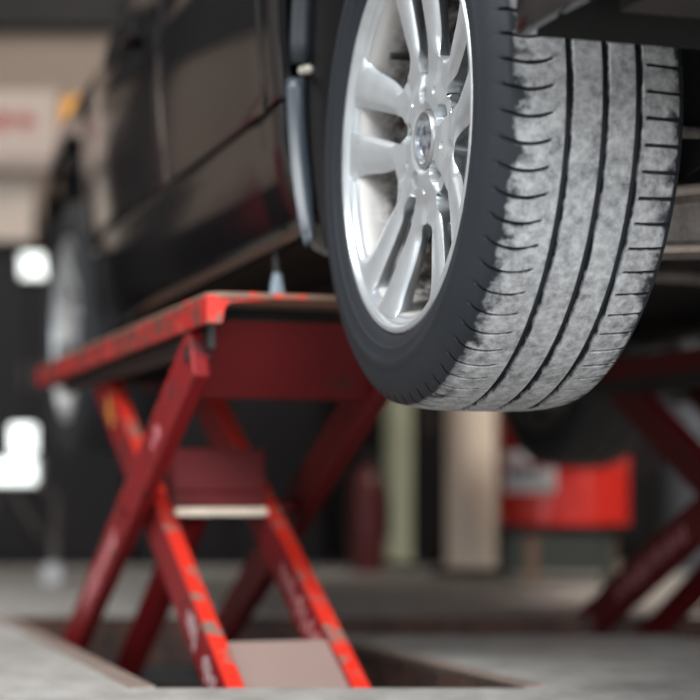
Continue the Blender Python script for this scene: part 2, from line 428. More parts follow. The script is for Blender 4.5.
def make_wheel(root):
    w = rim_face().build('wheel', 'silver', root, smooth=50, fix=False, merge=.00005)
    so = w.modifiers.new('solid', 'SOLIDIFY'); so.thickness = .024; so.offset = -1
    b = w.modifiers.new('bevel', 'BEVEL'); b.width = .0016; b.segments = 2; b.limit_method = 'ANGLE'; b.angle_limit = R(60)
    lip_mesh().build('rim_lip', 'silver', w, smooth=35)
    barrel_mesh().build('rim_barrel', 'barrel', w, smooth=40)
    mb, dust = tyre_mesh(); t = mb.build('tyre', 'tyre', w, smooth=38, fix=False)
    at = t.data.attributes.new('dust', 'FLOAT', 'POINT'); at.data.foreach_set('value', dust)
    mb = MB(); mb.rev([(.029, .0), (.0292, .010), (.0300, .020), (.0312, .0265), (.0305, .0275), (.0275, .0282), (.0262, .0300), (.0265, .0325), (.0295, .0340), (.036, .0345), (.036, 0)], 64)
    mb.build('center_cap', 'cap', w, smooth=35)
    mb = MB()
    mb.rev([(.0262, .0295), (.0252, .0308), (.0252, .0325), (.0268, .0338), (.030, .0345), (.030, .0295)], 64, closed=True); mb.build('cap_ring', 'steel', w, smooth=40)
    for k in range(5):
        a = R(LUG0 + 72 * k); c = Vector(wp(.045, .0565, a))
        mb = MB(); mb.cyl(c + Vector((-.006, 0, 0)), c + Vector((.02, 0, 0)), .0075, .0085, 6); mb.build('lug_bolt', 'brake', w, bevel=.0008)
    # tyre valve, seen through the window at the upper left
    a = R(137); p0 = Vector(wp(.085, .198, a)); p1 = Vector(wp(.034, .196, a)); mb = MB()
    mb.cyl(p0, p0.lerp(p1, .5), .0062, .0055, 16); mb.cyl(p0.lerp(p1, .5), p1, .0052, .0045, 16); mb.build('valve_stem', 'plastic', w, smooth=40)
    mb = MB(); mb.rev([(.085, .03), (.085, .148), (.091, .150), (.095, .148), (.095, .158), (.113, .158), (.115, .05), (.115, .03)], 72, closed=True)
    mb.rev([(.055, .0), (.055, .062), (.062, .07), (.086, .078), (.086, .0)], 48); mb.build('brake_disc', 'brake', w, smooth=35)
    return w

# ------------------------------------------------------------ car
car = tag(carroot('car'), 'glossy black car raised on red scissor lifts, seen low from behind its rear wheel', 'car')
ZA = .600; RA = .425; ZF = .53; RF = .385; WB = 2.62; VC = .75      # arch centre height, arch radius, wheelbase, half width
def side_v(z, u=0.):
    pts_ = [(.36, .060), (.385, .022), (.42, .004), (.455, -.005), (.50, -.010), (.56, -.012), (.66, -.022), (.76, -.028), (.86, -.024), (.95, -.012), (1.02, .010), (1.08, .040), (1.14, .085), (1.20, .13)]
    if z <= pts_[0][0]: v = pts_[0][1]
    elif z >= pts_[-1][0]: v = pts_[-1][1] + (z - 1.2) * .48
    else:
        for (z0, v0), (z1, v1) in zip(pts_, pts_[1:]):
            if z0 <= z <= z1:
                # smooth cubic through the points
                t = (z - z0) / (z1 - z0); i = [p[0] for p in pts_].index(z0)
                pm = pts_[max(0, i - 1)]; pn = pts_[min(len(pts_) - 1, i + 2)]
                m0 = (v1 - pm[1]) / (z1 - pm[0]) * (z1 - z0) if i > 0 else (v1 - v0)
                m1 = (pn[1] - v0) / (pn[0] - z0) * (z1 - z0)
                v = (2 * t**3 - 3 * t**2 + 1) * v0 + (t**3 - 2 * t**2 + t) * m0 + (-2 * t**3 + 3 * t**2) * v1 + (t**3 - t**2) * m1
                break
    v -= .005 * math.exp(-((math.hypot(u, z - ZA) - RA - .05) / .06) ** 2) + .014 * math.exp(-((math.hypot(u - WB, z - ZF) - RF - .05) / .06) ** 2)
    v += .062 * sst(1.75, 2.45, u)
    if u > 2.9: v += .42 * ((u - 2.9) / .62) ** 2.4
    if u < -.52: v += .34 * ((-.52 - u) / .45) ** 2.8
    # waist crease
    v += .006 * math.exp(-((z - .90 + .02 * u) / .012) ** 2)
    return v
def patch(rows):
    """rows: list of (z, u0, u1); one grid surface on the car's side"""
    mb = MB(); NU = 28; vs = []
    for (z, a, b) in rows:
        for i in range(NU + 1):
            u = a + (b - a) * i / NU; zz = z(u) if callable(z) else z
            vs.append((side_v(zz, u), u, zz))
    fs = [(j * (NU + 1) + i, j * (NU + 1) + i + 1, (j + 1) * (NU + 1) + i + 1, (j + 1) * (NU + 1) + i) for j in range(len(rows) - 1) for i in range(NU)]
    mb.add(vs, fs); return mb
def frange(a, b, n): return [a + (b - a) * i / n for i in range(n + 1)]
def arch_u(z, sgn, c): # edge of the wheel opening at height z
    d = RA * RA - (z - ZA) ** 2 if c == 0 else RF * RF - (z - ZF) ** 2
    return c + sgn * (math.sqrt(d) if d > 0 else 0)
def panel(name, mbs, mat='black_paint', parent=car):
    mb = MB()
    for q in mbs: mb.add(q.v, q.f)
    o = mb.build(name, mat, parent, smooth=60, fix=False, merge=.0005)
    s = o.modifiers.new('solid', 'SOLIDIFY'); s.thickness = .014; s.offset = -1
    b = o.modifiers.new('bevel', 'BEVEL'); b.width = .003; b.segments = 3; b.limit_method = 'ANGLE'; b.angle_limit = R(50)
    return o
g_ = .0025
GR = .520; GM = 1.235; GF = 2.125; ZB = 1.13; ZD = .565
# rear door: the rear lower corner is cut forward along the arch
def rd_rear(z):
    return GR + g_ + max(0., (.600 - z)) / (.600 - ZD) * .19
panel('rear_door', [patch([(z, rd_rear(z), GM - g_) for z in frange(ZD + .003, .60, 4) + frange(.61, ZB, 26)])])
panel('front_door', [patch([(z, GM + g_, GF - g_) for z in frange(ZD + .003, ZB, 30)])])
# sill: from arch to arch below the doors
panel('sill_panel', [patch([(z, arch_u(z, 1, 0) + .015, arch_u(z, -1, WB) - .015) for z in frange(.384, ZD - .003, 14)])])
# rear quarter
q1 = patch([(z, arch_u(z, 1, 0) + .004, (GR - g_) if z > .60 else GR - g_ + (.60 - z) / (.60 - ZD) * .19) for z in frange(ZD + .003, .60, 4) + frange(.61, ZA + RA - .0005, 26)])
zt = ZA + RA + .0005
q2 = patch([(z, -.62, GR - g_) for z in frange(zt, 1.155, 8)])
q5 = patch([(z, -.98, -.62) for z in frange(.935, 1.155, 10)])
q3 = patch([(lambda u, k=k: .437 + (-.37 - u) * 0 + k * (zt - .437), -.62, -.2) for k in []]) if False else MB()
q4 = patch([(z, -.62, arch_u(z, -1, 0) - .004) for z in frange(.462, zt - .001, 26)])
panel('rear_quarter_panel', [q1, q2, q4, q5])
q = patch([(z, -.99, -.625) for z in frange(.455, .93, 20)])
qb = MB(); qb.add(q.v, q.f)
# bumper wraps across the back
vs = []; Z20 = frange(.455, .93, 20)
for z in Z20:
    v0 = side_v(z, -.99)
    for i in range(13):
        t = i / 12; x = v0 + (2 * VC - 2 * v0) * t; vs.append((x, -.99 - .07 * math.sin(math.pi * t), z))
qb.add(vs, [(j * 13 + i, j * 13 + i + 1, (j + 1) * 13 + i + 1, (j + 1) * 13 + i) for j in range(20) for i in range(12)])
panel('rear_bumper', [qb], 'arch_paint')
# front fender + nose
ztf = ZF + RF + .0005
f1 = patch([(z, GF + g_, arch_u(z, -1, WB) - .004) for z in frange(ZD + .003, ZF + RF - .0005, 26)])
f2 = patch([(lambda u, k=k: ztf + k * (1.13 - .16 * sst(2.15, 2.75, u) - .04 * sst(2.8, 3.3, u) - ztf), GF + g_, 3.3) for k in frange(0, 1, 8)])
f3 = patch([(z, arch_u(z, 1, WB) + .004, 3.3) for z in frange(.40, ztf - .001, 26)])
panel('front_fender', [f1, f2, f3])
fb = patch([(z, 3.304, 3.5) for z in frange(.40, .90, 16)])
vs = []
for z in frange(.40, .90, 16):
    v0 = side_v(z, 3.5)
    for i in range(13):
        t = i / 12; vs.append((v0 + (2 * VC - 2 * v0) * t, 3.5 + .10 * math.sin(math.pi * t), z))
fb.add(vs, [(j * 13 + i, j * 13 + i + 1, (j + 1) * 13 + i + 1, (j + 1) * 13 + i) for j in range(16) for i in range(12)])
panel('front_bumper', [fb], 'black_paint')
# mirror the side panels to the far flank
for nm in ('rear_door', 'front_door', 'sill_panel', 'rear_quarter_panel', 'front_fender', 'rear_bumper', 'front_bumper'):
    o = [c for c in bpy.data.objects if c.parent == car and c.name == nm][0]
    if 'bumper' in nm:
        me = o.data; bm = bmesh.new(); bm.from_mesh(me)
        lim = [f for f in bm.faces if max(abs(v.co.y) for v in f.verts) <= (3.5005 if 'front' in nm else .9905) and f.calc_center_median().x < .6]
        r_ = bmesh.ops.duplicate(bm, geom=lim)
        for v in [e for e in r_['geom'] if isinstance(e, bmesh.types.BMVert)]: v.co.x = 2 * VC - v.co.x
        bmesh.ops.reverse_faces(bm, faces=[e for e in r_['geom'] if isinstance(e, bmesh.types.BMFace)])
        bm.to_mesh(me); bm.free(); continue
    c = o.copy(); col.objects.link(c); c.parent = car; c.scale = (-1, 1, 1); c.location = (2 * VC, 0, 0)
# greenhouse, roof, bonnet, boot
def glassv(z): return side_v(1.13) + (z - 1.13) * .50
def gl(u0b, u1b, u0t, u1t, z0=1.135, z1=1.50):
    mb = MB(); vs = []
    for j in range(7):
        t = j / 6; z = z0 + (z1 - z0) * t
        for i in range(9):
            s = i / 8; u = (u0b + (u1b - u0b) * s) * (1 - t) + (u0t + (u1t - u0t) * s) * t; vs.append((glassv(z) + .006, u, z))
    mb.add(vs, [(j * 9 + i, j * 9 + i + 1, (j + 1) * 9 + i + 1, (j + 1) * 9 + i) for j in range(6) for i in range(8)]); return mb
for args in ((GM + .03, GF - .02, GM + .03, 1.52), (GR - .15, GM - .03, .52, GM - .03)):
    o = gl(*args).build('side_window', 'glass', car, smooth=50); s = o.modifiers.new('s', 'SOLIDIFY'); s.thickness = .005
    c = o.copy(); col.objects.link(c); c.parent = car; c.scale = (-1, 1, 1); c.location = (2 * VC, 0, 0)
def beam(name, pts_, r, mat, mirror=True):
    o = MB().tube(pts_, r, 10).build(name, mat, car, smooth=50)
    if mirror:
        c = o.copy(); col.objects.link(c); c.parent = car; c.scale = (-1, 1, 1); c.location = (2 * VC, 0, 0)
beam('windscreen_pillar', [(glassv(1.12), GF + .01, 1.12), (glassv(1.32) + .01, 1.83, 1.32), (glassv(1.50) + .02, 1.50, 1.50)], .030, 'black_paint')
beam('door_pillar', [(glassv(1.12) + .012, GM, 1.12), (glassv(1.50) + .02, GM, 1.51)], .026, 'plastic')
beam('rear_pillar', [(glassv(1.14) + .02, GR - .2, 1.14), (glassv(1.50) + .03, .46, 1.50)], .05, 'black_paint')
def sheet(name, secs, mat, th=.01):
    """secs: list of rows of points"""
    mb = MB(); n_ = len(secs[0]); vs = [p for s in secs for p in s]
    mb.add(vs, [(j * n_ + i, j * n_ + i + 1, (j + 1) * n_ + i + 1, (j + 1) * n_ + i) for j in range(len(secs) - 1) for i in range(n_ - 1)])
    o = mb.build(name, mat, car, smooth=50); s = o.modifiers.new('s', 'SOLIDIFY'); s.thickness = th; s.offset = 0; return o
def span(v0, z, u, crown, n_=12): return [(v0 + (2 * VC - 2 * v0) * i / n_, u, z + crown * math.sin(math.pi * i / n_)) for i in range(n_ + 1)]
gt = glassv(1.50) + .01
sheet('roof', [span(gt, 1.50, 1.52, .05), span(gt, 1.52, 1.2, .06), span(gt, 1.52, .8, .06), span(gt, 1.50, .45, .05)], 'black_paint')
sheet('windscreen', [span(side_v(1.13) + .03, 1.13, 2.12, .03), span(.17, 1.32, 1.83, .04), span(gt + .01, 1.50, 1.52, .05)], 'glass', .005)
sheet('rear_window', [span(side_v(1.15) + .03, 1.16, -.02, .03), span(gt + .01, 1.50, .45, .05)], 'glass', .005)
sheet('bonnet', [span(side_v(1.13 - .16 * sst(2.15, 2.75, u), u), 1.13 - .16 * sst(2.15, 2.75, u) - .04 * sst(2.8, 3.3, u), u, .04) for u in (2.13, 2.4, 2.7, 3.0, 3.3)] + [span(side_v(.89, 3.5), .89, 3.5, .02)], 'black_paint')
sheet('boot_lid', [span(side_v(1.16, u), 1.17, u, .03) for u in (-.02, -.4)] + [span(side_v(1.1, -.95), 1.12, -.95, .02), span(side_v(.93, -.97), .92, -1.0, .0)], 'black_paint')
# door handles, mirrors, lights
for hu in (1.39, .60):
    mb = MB(); mb.box((-.058, hu, .885), (-.036, hu + .17, .91)); mb.box((-.05, hu + .01, .88), (-.01, hu + .025, .915)); mb.box((-.05, hu + .145, .88), (-.01, hu + .16, .915))
    o = mb.build('door_handle', 'black_paint', car, bevel=.006)
for side_ in (0, 1):
    mb = MB(); mb.box((.20, 3.36, .70), (.42, 3.56, .82)); o = mb.build('headlamp', 'lamp_glass', car, bevel=.03)
    mb = MB(); mb.box((.12, -1.0, .95), (.40, -.90, 1.07)); p = mb.build('tail_lamp', 'red_lens', car, bevel=.02)
    if side_:
        for k in (o, p): k.scale = (-1, 1, 1); k.location = (2 * VC, 0, 0)
# dark inner body and underside
def inner_cols():
    mb = MB()
    mb.box((.05, .46, .44), (2 * VC - .05, 2.14, 1.10)); return mb
inner_cols().build('body_shell', 'inner', car)
mb = MB(); mb.box((.38, -.46, .52), (2 * VC - .38, .46, 1.10)); mb.box((.40, -.93, .50), (2 * VC - .40, -.47, 1.10)); mb.box((.06, -.66, .475), (2 * VC - .06, -.47, 1.05)); mb.build('boot_floor', 'under', car)
mb = MB(); mb.box((.40, 2.14, .46), (2 * VC - .40, 3.40, .88)); mb.build('engine_undertray', 'under', car, bevel=.02)
mb = MB(); mb.box((.16, .50, .385), (2 * VC - .16, 2.10, .44)); mb.box((.24, .52, .360), (.30, 2.08, .39)); mb.box((2 * VC - .30, .52, .360), (2 * VC - .24, 2.08, .39)); mb.build('floor_pan', 'under', car, bevel=.008)
mb = MB(); mb.box((.05, .50, .388), (.16, 2.12, .46)); mb.build('sill_inner', 'inner', car)
o = MB().box((2 * VC - .16, .50, .388), (2 * VC - .05, 2.12, .46)).build('sill_inner', 'inner', car)
# wheel housings
def liner(cu, side):
    mb = MB(); vs = []; A0, A1 = (-38, 199) if cu == 0 else (-20, 218); NA = 40; r_ = (RA if cu == 0 else RF) - .006; zc = ZA if cu == 0 else ZF
    xs = [.004 + (.06 if cu else 0), .03 + (.045 if cu else 0), .12, .25, .37] if not side else [2 * VC - q for q in (.004 + (.06 if cu else 0), .03 + (.045 if cu else 0), .12, .25, .37)]
    for i in range(NA + 1):
        a = R(A0 + (A1 - A0) * i / NA)
        for x in xs: vs.append((x, cu + r_ * math.cos(a), zc + r_ * math.sin(a)))
    n_ = len(xs); mb.add(vs, [(i * n_ + k, (i + 1) * n_ + k, (i + 1) * n_ + k + 1, i * n_ + k + 1) for i in range(NA) for k in range(n_ - 1)])
    xw = xs[-1]; c = len(mb.v); pts_ = [(xw, cu + r_ * math.cos(R(A0 + (A1 - A0) * i / NA)), zc + r_ * math.sin(R(A0 + (A1 - A0) * i / NA))) for i in range(NA + 1)]
    mb.add(pts_, [tuple(range(NA + 1))])
    o = mb.build('wheel_arch_liner', 'liner', car, smooth=40, fix=False); s = o.modifiers.new('s', 'SOLIDIFY'); s.thickness = .004; s.offset = 0
for cu in (0, WB):
    for sd in (0, 1): liner(cu, sd)
# arch edge trims by the near wheel: upper flange with its screw, lower guard strip, and the deflector below
def arch_strip(name, a0, a1, v0, v1, r0, r1, mat, th=.006, endr=None):
    mb = MB(); NA = 18; vs = []
    for i in range(NA + 1):
        t = i / NA; a = R(a0 + (a1 - a0) * t); k = 1.0 if endr is None else max(.25, min(1, (1 - t) / endr, ) ** .5 if t > 1 - endr else 1)
        for (v, r) in ((v0, r1), (v0 - .003, (r0 + r1) / 2), (v0 + .004, r0), (v0 + (v1 - v0) * k, r0 - .004)):
            vs.append((v, (r) * math.cos(a), ZA + r * math.sin(a)))
    mb.add(vs, [(i * 4 + k, (i + 1) * 4 + k, (i + 1) * 4 + k + 1, i * 4 + k + 1) for i in range(NA) for k in range(3)])
    o = mb.build(name, mat, car, smooth=45); s = o.modifiers.new('s', 'SOLIDIFY'); s.thickness = th; s.offset = 0; return o
fl = arch_strip('arch_flange', 78, 2, -.014, .010, RA - .004, RA + .010, 'arch_paint')
arch_strip('arch_flange', 80, 178, -.014, .006, RA - .004, RA + .010, 'black_paint')
mb = MB(); mb.cyl((.002, RA - .020, ZA + .004), (-.004, RA - .004, ZA + .004), .0065, .007, 20); mb.cyl((.002, RA - .023, ZA + .004), (.002, RA - .020, ZA + .004), .003, .0065, 20)
mb.build('flange_screw', 'chip_metal', fl, smooth=40)
arch_strip('mud_guard_strip', -1, -37, -.020, -.002, RA - .008, RA + .004, 'trim_plastic', endr=.35)
mb = MB(); ol = [(.018, .398), (.022, .372), (.032, .358), (.050, .350), (.090, .344), (.16, .340), (.16, .398)]
mb.prism([(x, z) for x, z in ol], .474, .482, 1)
mb.build('air_deflector', plain('grey_deflector', (.20, .195, .175), .5), car, bevel=.003)
# running gear seen beside the tyre
ZH = .433
mb = MB(); vs = []
arm = [(.19, .02, .345, .026, .050), (.30, .03, .340, .034, .055), (.44, .02, .352, .040, .060), (.60, -.0, .374, .040, .055), (.78, -.02, .402, .03, .05)]
for (x, u, z, hh, ww) in arm:
    for (dy, dz) in ((-ww, hh), (-ww - .008, hh - .012), (-ww + .01, hh - .016), (-ww + .01, -hh + .012), (-ww - .006, -hh), (ww, -hh), (ww, hh)): vs.append((x, u + dy, z + dz))
mb.add(vs, [(i * 7 + k, i * 7 + (k + 1) % 7, (i + 1) * 7 + (k + 1) % 7, (i + 1) * 7 + k) for i in range(4) for k in range(7)] + [tuple(range(7)), tuple(range(28, 35))])
arm_o = mb.build('suspension_arm', 'cast', car, smooth=35)
MB().tube([(x, u - ww - .004, z + hh) for (x, u, z, hh, ww) in arm], .0075).build('rolled_edge', 'cast_light', arm_o, smooth=50)
MB().tube([(x, u - ww - .004, z - hh) for (x, u, z, hh, ww) in arm], .0055).build('rolled_edge', 'cast_light', arm_o, smooth=50)
MB().cyl((.19, 0, .37), (.19, 0, .50), .045, .05, 24).build('wheel_carrier', 'brake', car, smooth=40)
MB().cyl((.115, 0, ZH), (.24, 0, ZH), .055, .05, 24).build('wheel_carrier', 'brake', car, smooth=40)
MB().tube([(.2, .02, .46), (.45, .03, .468), (.7, .03, .475)], .011).build('track_rod', 'cast', car, smooth=50)
MB().tube([(.2, -.06, .445), (.45, -.06, .452), (.7, -.05, .46)], .008).build('track_rod', 'cast', car, smooth=50)
MB().tube([(.22, 0, ZH), (.75, 0, .47), (1.28, 0, ZH)], .016).build('drive_shaft', 'under', car, smooth=50)
MB().tube([(.62, -.9, .42), (.62, -.3, .44), (.66, .5, .40), (.70, 2.0, .36), (.72, 2.5, .40)], .028).build('exhaust_pipe', 'under', car, smooth=50)
MB().tube([(.30, .62, .365), (.85, .60, .352), (1.25, .62, .365)], .010).build('brake_pipe', 'cast', car, smooth=50)
cp = MB(); cp.prism([(.115 * math.cos(R(a)) , .115 * math.sin(R(a))) for a in range(-40, 45, 10)] + [(.172 * math.cos(R(a)), .172 * math.sin(R(a))) for a in range(40, -45, -10)], .070, .135)
cal = cp.build('brake_caliper', 'brake', car, bevel=.006); cal.location = (0, 0, ZH)
# wheels
w0 = make_wheel(car); w0.location = (0, 0, ZH)
for (x, u, rz, spin) in ((.018, WB, 0, 31), (2 * VC, 0, math.pi, 50), (2 * VC + .03, WB - .02, math.pi, 12)):
    c = copy_tree(w0, car); c.location = (x, u, ZH - (.012 if x < 1 else .028)); c.rotation_euler = (R(spin), 0, rz)

# the other tyres take a plain darker rubber
dark_rubber = plain('dark_tyre_rubber', (.020, .022, .026), .75, scale=30)
for wh in [o for o in kids(car) if o.name.startswith('wheel.')]:
    for t_o in [g for g in kids(wh) if g.name.startswith('tyre')]:
        t_o.material_slots[0].link = 'OBJECT'; t_o.material_slots[0].material = dark_rubber

# ------------------------------------------------------------ scissor lifts
def box_beam(p0, p1, x0, x1, hgt):
    """flat arm in a plane x = const; p = (u, z)"""
    d = Vector((p1[0] - p0[0], p1[1] - p0[1])).normalized(); nn = Vector((-d.y, d.x)) * hgt / 2
    if nn.y < 0: nn = -nn
    a, b = Vector(p0), Vector(p1)
    return MB().prism([tuple(a - nn), tuple(b - nn), tuple(b + nn), tuple(a + nn)], x0, x1)
A0, A1 = (.600, .215), (1.80, -.345)      # near top -> far bottom
B0, B1 = (.470, -.360), (1.62, .245)      # near bottom -> far top
def make_lift(label, detailed=True):
    L = tag(carroot('scissor_lift'), label, 'car lift', 'red scissor lifts under the car')
    # platform: a pressed channel with a folded, rounded edge
    x0, x1, y0, y1, zt_, th = -.130, .235, .468, 2.135, .293, .009
    def rect(inset, z, rr):
        o = []
        for (cx, cy, a0) in ((x0 + rr, y0 + rr, 180), (x1 - rr, y0 + rr, 270), (x1 - rr, y1 - rr, 0), (x0 + rr, y1 - rr, 90)):
            for k in range(5):
                a = R(a0 + 90 * k / 4); o.append((cx + (rr - inset) * math.cos(a), cy + (rr - inset) * math.sin(a), z))
        return o
    mb = MB(); n_ = 20
    rings = [rect(.03, zt_, .032), rect(.004, zt_ - .001, .032), rect(.0, zt_ - .005, .032)]
    vs = sum(rings, []); mb.add(vs, [tuple(range(n_))] + [(j * n_ + i, j * n_ + (i + 1) % n_, (j + 1) * n_ + (i + 1) % n_, (j + 1) * n_ + i) for j in range(2) for i in range(n_)])
    # underside of the plate
    b0 = len(mb.v); mb.add(rect(.0, zt_ - th, .032), [tuple(range(n_))[::-1]])
    mb.f += [(2 * n_ + i, 2 * n_ + (i + 1) % n_, b0 + (i + 1) % n_, b0 + i) for i in range(n_)]
    mb.build('platform', 'bare_edge', L, smooth=50)
    mb = MB(); mb.box((x0, y0 + .02, zt_ - .046), (x0 + .008, y1 - .02, zt_ - .004)); mb.build('side_flange', 'red_edge' if 0 else 'red', L, bevel=.002)
    mb = MB(); mb.box((x1 - .008, y0 + .02, zt_ - .046), (x1, y1 - .02, zt_ - .004)); mb.build('side_flange', 'red', L, bevel=.002)
    # end lip pieces: bright red inner face of the folded corner
    mb = MB(); mb.prism([(x0 + .001, zt_ - .046), (x0 + .022, zt_ - .046), (x0 + .027, zt_ - .022), (x0 + .036, zt_ - .016), (x0 + .09, zt_ - .011), (x0 + .09, zt_ - .006), (x0 + .001, zt_ - .006)], y0 + .006, y0 + .014, 1); mb.build('corner_gusset', 'red_edge', L)
    mb = MB(); mb.box((x0, y1 - .012, zt_ - .046), (x1, y1 - .004, zt_ - .004)); mb.build('end_flange', 'red', L)
    for k, (u) in enumerate((.62, 1.1, 1.6, 1.95)):
        mb = MB(); mb.box((x0 + .008, u, zt_ - .034), (x1 - .008, u + .008, zt_ - .009)); mb.build('platform_rib', 'deep_black', L)  # black puts the shadow under the platform into the colour
    for sx in (x0 + .025, x1 - .035):
        mb = MB(); mb.box((sx, .57, zt_ - .075), (sx + .010, 1.9, zt_ - .009)); mb.build('platform_rail', 'deep_black', L)  # rails black for the same painted shadow
    # arms
    def arm_(xa, xb, p, q, mat, edge):
        a = box_beam(p, q, xa, xb, .080).build('arm', mat, L, bevel=.004)
        # worn upper edge of the arm; brighter reds paint in the light on top
        d = Vector((q[0] - p[0], q[1] - p[1])).normalized(); nn = Vector((-d.y, d.x));
        if nn.y < 0: nn = -nn
        c0 = Vector(p) + nn * .041 + d * .004; c1 = Vector(q) + nn * .041 - d * .004
        box_beam(tuple(c0), tuple(c1), xa + .001, xb - .001, .004).build('arm_edge', edge, a)
        return a, d, nn
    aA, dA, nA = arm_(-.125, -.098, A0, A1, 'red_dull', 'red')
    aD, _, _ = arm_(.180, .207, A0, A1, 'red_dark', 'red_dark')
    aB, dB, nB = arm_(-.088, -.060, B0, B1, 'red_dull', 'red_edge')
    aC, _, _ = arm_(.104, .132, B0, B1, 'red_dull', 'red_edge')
    # paint marks on the outer faces
    rnd = random.Random(3)
    def marks(par, x, p, d, nn, spans, mat):
        for (s0, s1, step, wd) in spans:
            mb = MB(); s = s0
            while s < s1:
                h0 = rnd.uniform(-.026, -.008); h1 = rnd.uniform(.006, .024); k = rnd.uniform(-.006, .008); w_ = rnd.uniform(.5, 1.) * wd
                c = [Vector(p) + d * s + nn * h0, Vector(p) + d * (s + w_) + nn * h0, Vector(p) + d * (s + w_ + k) + nn * h1, Vector(p) + d * (s + k) + nn * h1]
                mb.prism([tuple(q) for q in c], x - .0012, x + .001); s += step * rnd.uniform(.7, 1.3)
            mb.build('paint_mark', mat, par)
    if detailed:
        marks(aB, -.088, B0, dB, nB, [(.15, .23, .016, .008), (.29, .36, .018, .008)], 'white_mark')
        marks(aC, .104, B0, dB, nB, [(.20, .50, .022, .007)], plain('faded_pink_mark', (.60, .28, .28), .7))
        marks(aA, -.125, A0, dA, nA, [(.25, .32, .03, .007), (.68, 1.02, .026, .008)], plain('faded_rose_mark', (.58, .25, .27), .7))
        marks(aB, -.088, B0, dB, nB, [(1.08, 1.14, .03, .02)], 'yellow_mark')
    # pivot and pins
    # crossing point of the two arm lines
    import mathutils
    pc = mathutils.geometry.intersect_line_line_2d(Vector(A0), Vector(A1), Vector(B0), Vector(B1))
    MB().cyl((-.132, pc.x, pc.y), (.214, pc.x, pc.y), .014).build('pivot_pin', 'red_dark', L, smooth=40)
    for (xa, xb) in ((-.128, -.092), (.174, .21)): MB().cyl((xa, A0[0] + .02, A0[1] - .004), (xb, A0[0] + .02, A0[1] - .004), .014).build('pivot_pin', 'deep_black', L, smooth=40)
    MB().cyl((-.10, B1[0] - .02, B1[1] - .01), (.13, B1[0] - .02, B1[1] - .01), .014).build('pivot_pin', 'deep_black', L, smooth=40)
    # cross members, a darker red painting in the shade under the platform
    mb = MB(); mb.prism([(.585, .262), (.598, .262), (.690, .150), (.677, .150)], -.098, .180); mb.build('cross_plate', 'red_dark', L, bevel=.002)
    mb = MB(); mb.box((-.06, 1.02, .005), (.104, 1.06, .080)); mb.box((-.06, 1.02, -.022), (.104, 1.026, .0049)); mb.build('cross_member', 'red_dark', L, bevel=.003)
    mb = MB(); mb.box((-.058, 1.005, -.036), (.106, 1.020, -.022)); mb.build('scraped_edge', 'bare_steel', L, bevel=.002)
    c0 = Vector(B0) + dB * .04 + nB * .030; c1 = Vector(B0) + dB * .225 + nB * .030
    box_beam(tuple(c0), tuple(c1), -.0595, .1035, .008).build('foot_plate', 'bare_plate', L, bevel=.001)
    MB().tube([(-.005, 1.72, -.372), (-.005, 1.25, -.12), (-.005, 1.085, -.02)], .030, 16).build('hydraulic_cylinder', 'red_dull', L, smooth=40)
    MB().tube([(-.005, 1.09, -.022), (-.005, 1.055, .03)], .014, 16).build('piston_rod', 'steel', L, smooth=40)
    # base frame on the floor of the pit
    for xa in (-.13, .175):
        mb = MB(); mb.box((xa, .46, -.398), (xa + .035, 2.05, -.372)); mb.build('base_rail', 'deep_black', L)
    for ya in (.47, 1.85):
        mb = MB(); mb.box((-.095, ya, -.398), (.175, ya + .05, -.372)); mb.build('base_rail', 'deep_black', L)
    for xa in (-.112, .193):
        MB().cyl((xa - .012, A1[0], -.349), (xa + .012, A1[0], -.349), .024).build('roller', 'deep_black', L, smooth=40)
        MB().cyl((xa - .012, 1.62, .262), (xa + .012, 1.62, .262), .02).build('roller', 'deep_black', L, smooth=40)
    return L
L1 = make_lift('red scissor lift with worn chipped paint, nearest, holding up the car beside the near wheel')
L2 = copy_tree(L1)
for o in [g for k in kids(L2) for g in kids(k) if g.data.materials and g.data.materials[0] == M['yellow_mark']]: bpy.data.objects.remove(o)
SHADE_SWAP = {M['red']: M['red_dark'], M['red_dull']: M['red_dark'], M['red_edge']: M['red_dull'], M['bare_edge']: M['red_dark'], M['bare_plate']: M['red_dark']}  # darker reds paint the car's shade onto this lift
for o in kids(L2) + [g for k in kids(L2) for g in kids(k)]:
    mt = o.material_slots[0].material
    if mt in SHADE_SWAP: o.material_slots[0].link = 'OBJECT'; o.material_slots[0].material = SHADE_SWAP[mt]
L2['label'] = 'red scissor lift at the right, darkened in colour for shade, farther away under the far side of the car'
L2.location = Vector((NX + 1.15 * CA, NY + 1.15 * SA, H))
# jack blocks between platform and sill
for k, (off, lab) in enumerate(((0, 'pale blue-grey jack block on the near end of the near lift platform'), (1.15, 'pale blue-grey jack block on the platform of the far right lift'))):
    mb = MB()
    for (zz0, zz1, s0, s1) in ((.2935, .345, .013, .006),):
        c = (.026 + off, .66)
        a = [(c[0] - s0, c[1] - s0, zz0), (c[0] + s0, c[1] - s0, zz0), (c[0] + s0, c[1] + s0, zz0), (c[0] - s0, c[1] + s0, zz0)]
        b = [(c[0] - s1, c[1] - s1, zz1), (c[0] + s1, c[1] - s1, zz1), (c[0] + s1, c[1] + s1, zz1), (c[0] - s1, c[1] + s1, zz1)]
        mb.add(a + b, [(0, 3, 2, 1), (4, 5, 6, 7), (0, 1, 5, 4), (1, 2, 6, 5), (2, 3, 7, 6), (3, 0, 4, 7)])
    r0 = carroot('jack_block'); tag(r0, lab, 'jack block', 'jack blocks under the car')
    mb.build('rubber_pad', 'blue_rag', r0, bevel=.004)
    MB().cyl((c[0], c[1], .3452), (c[0], c[1], .3848), .007).build('pad_stem', 'deep_black', r0, smooth=40)

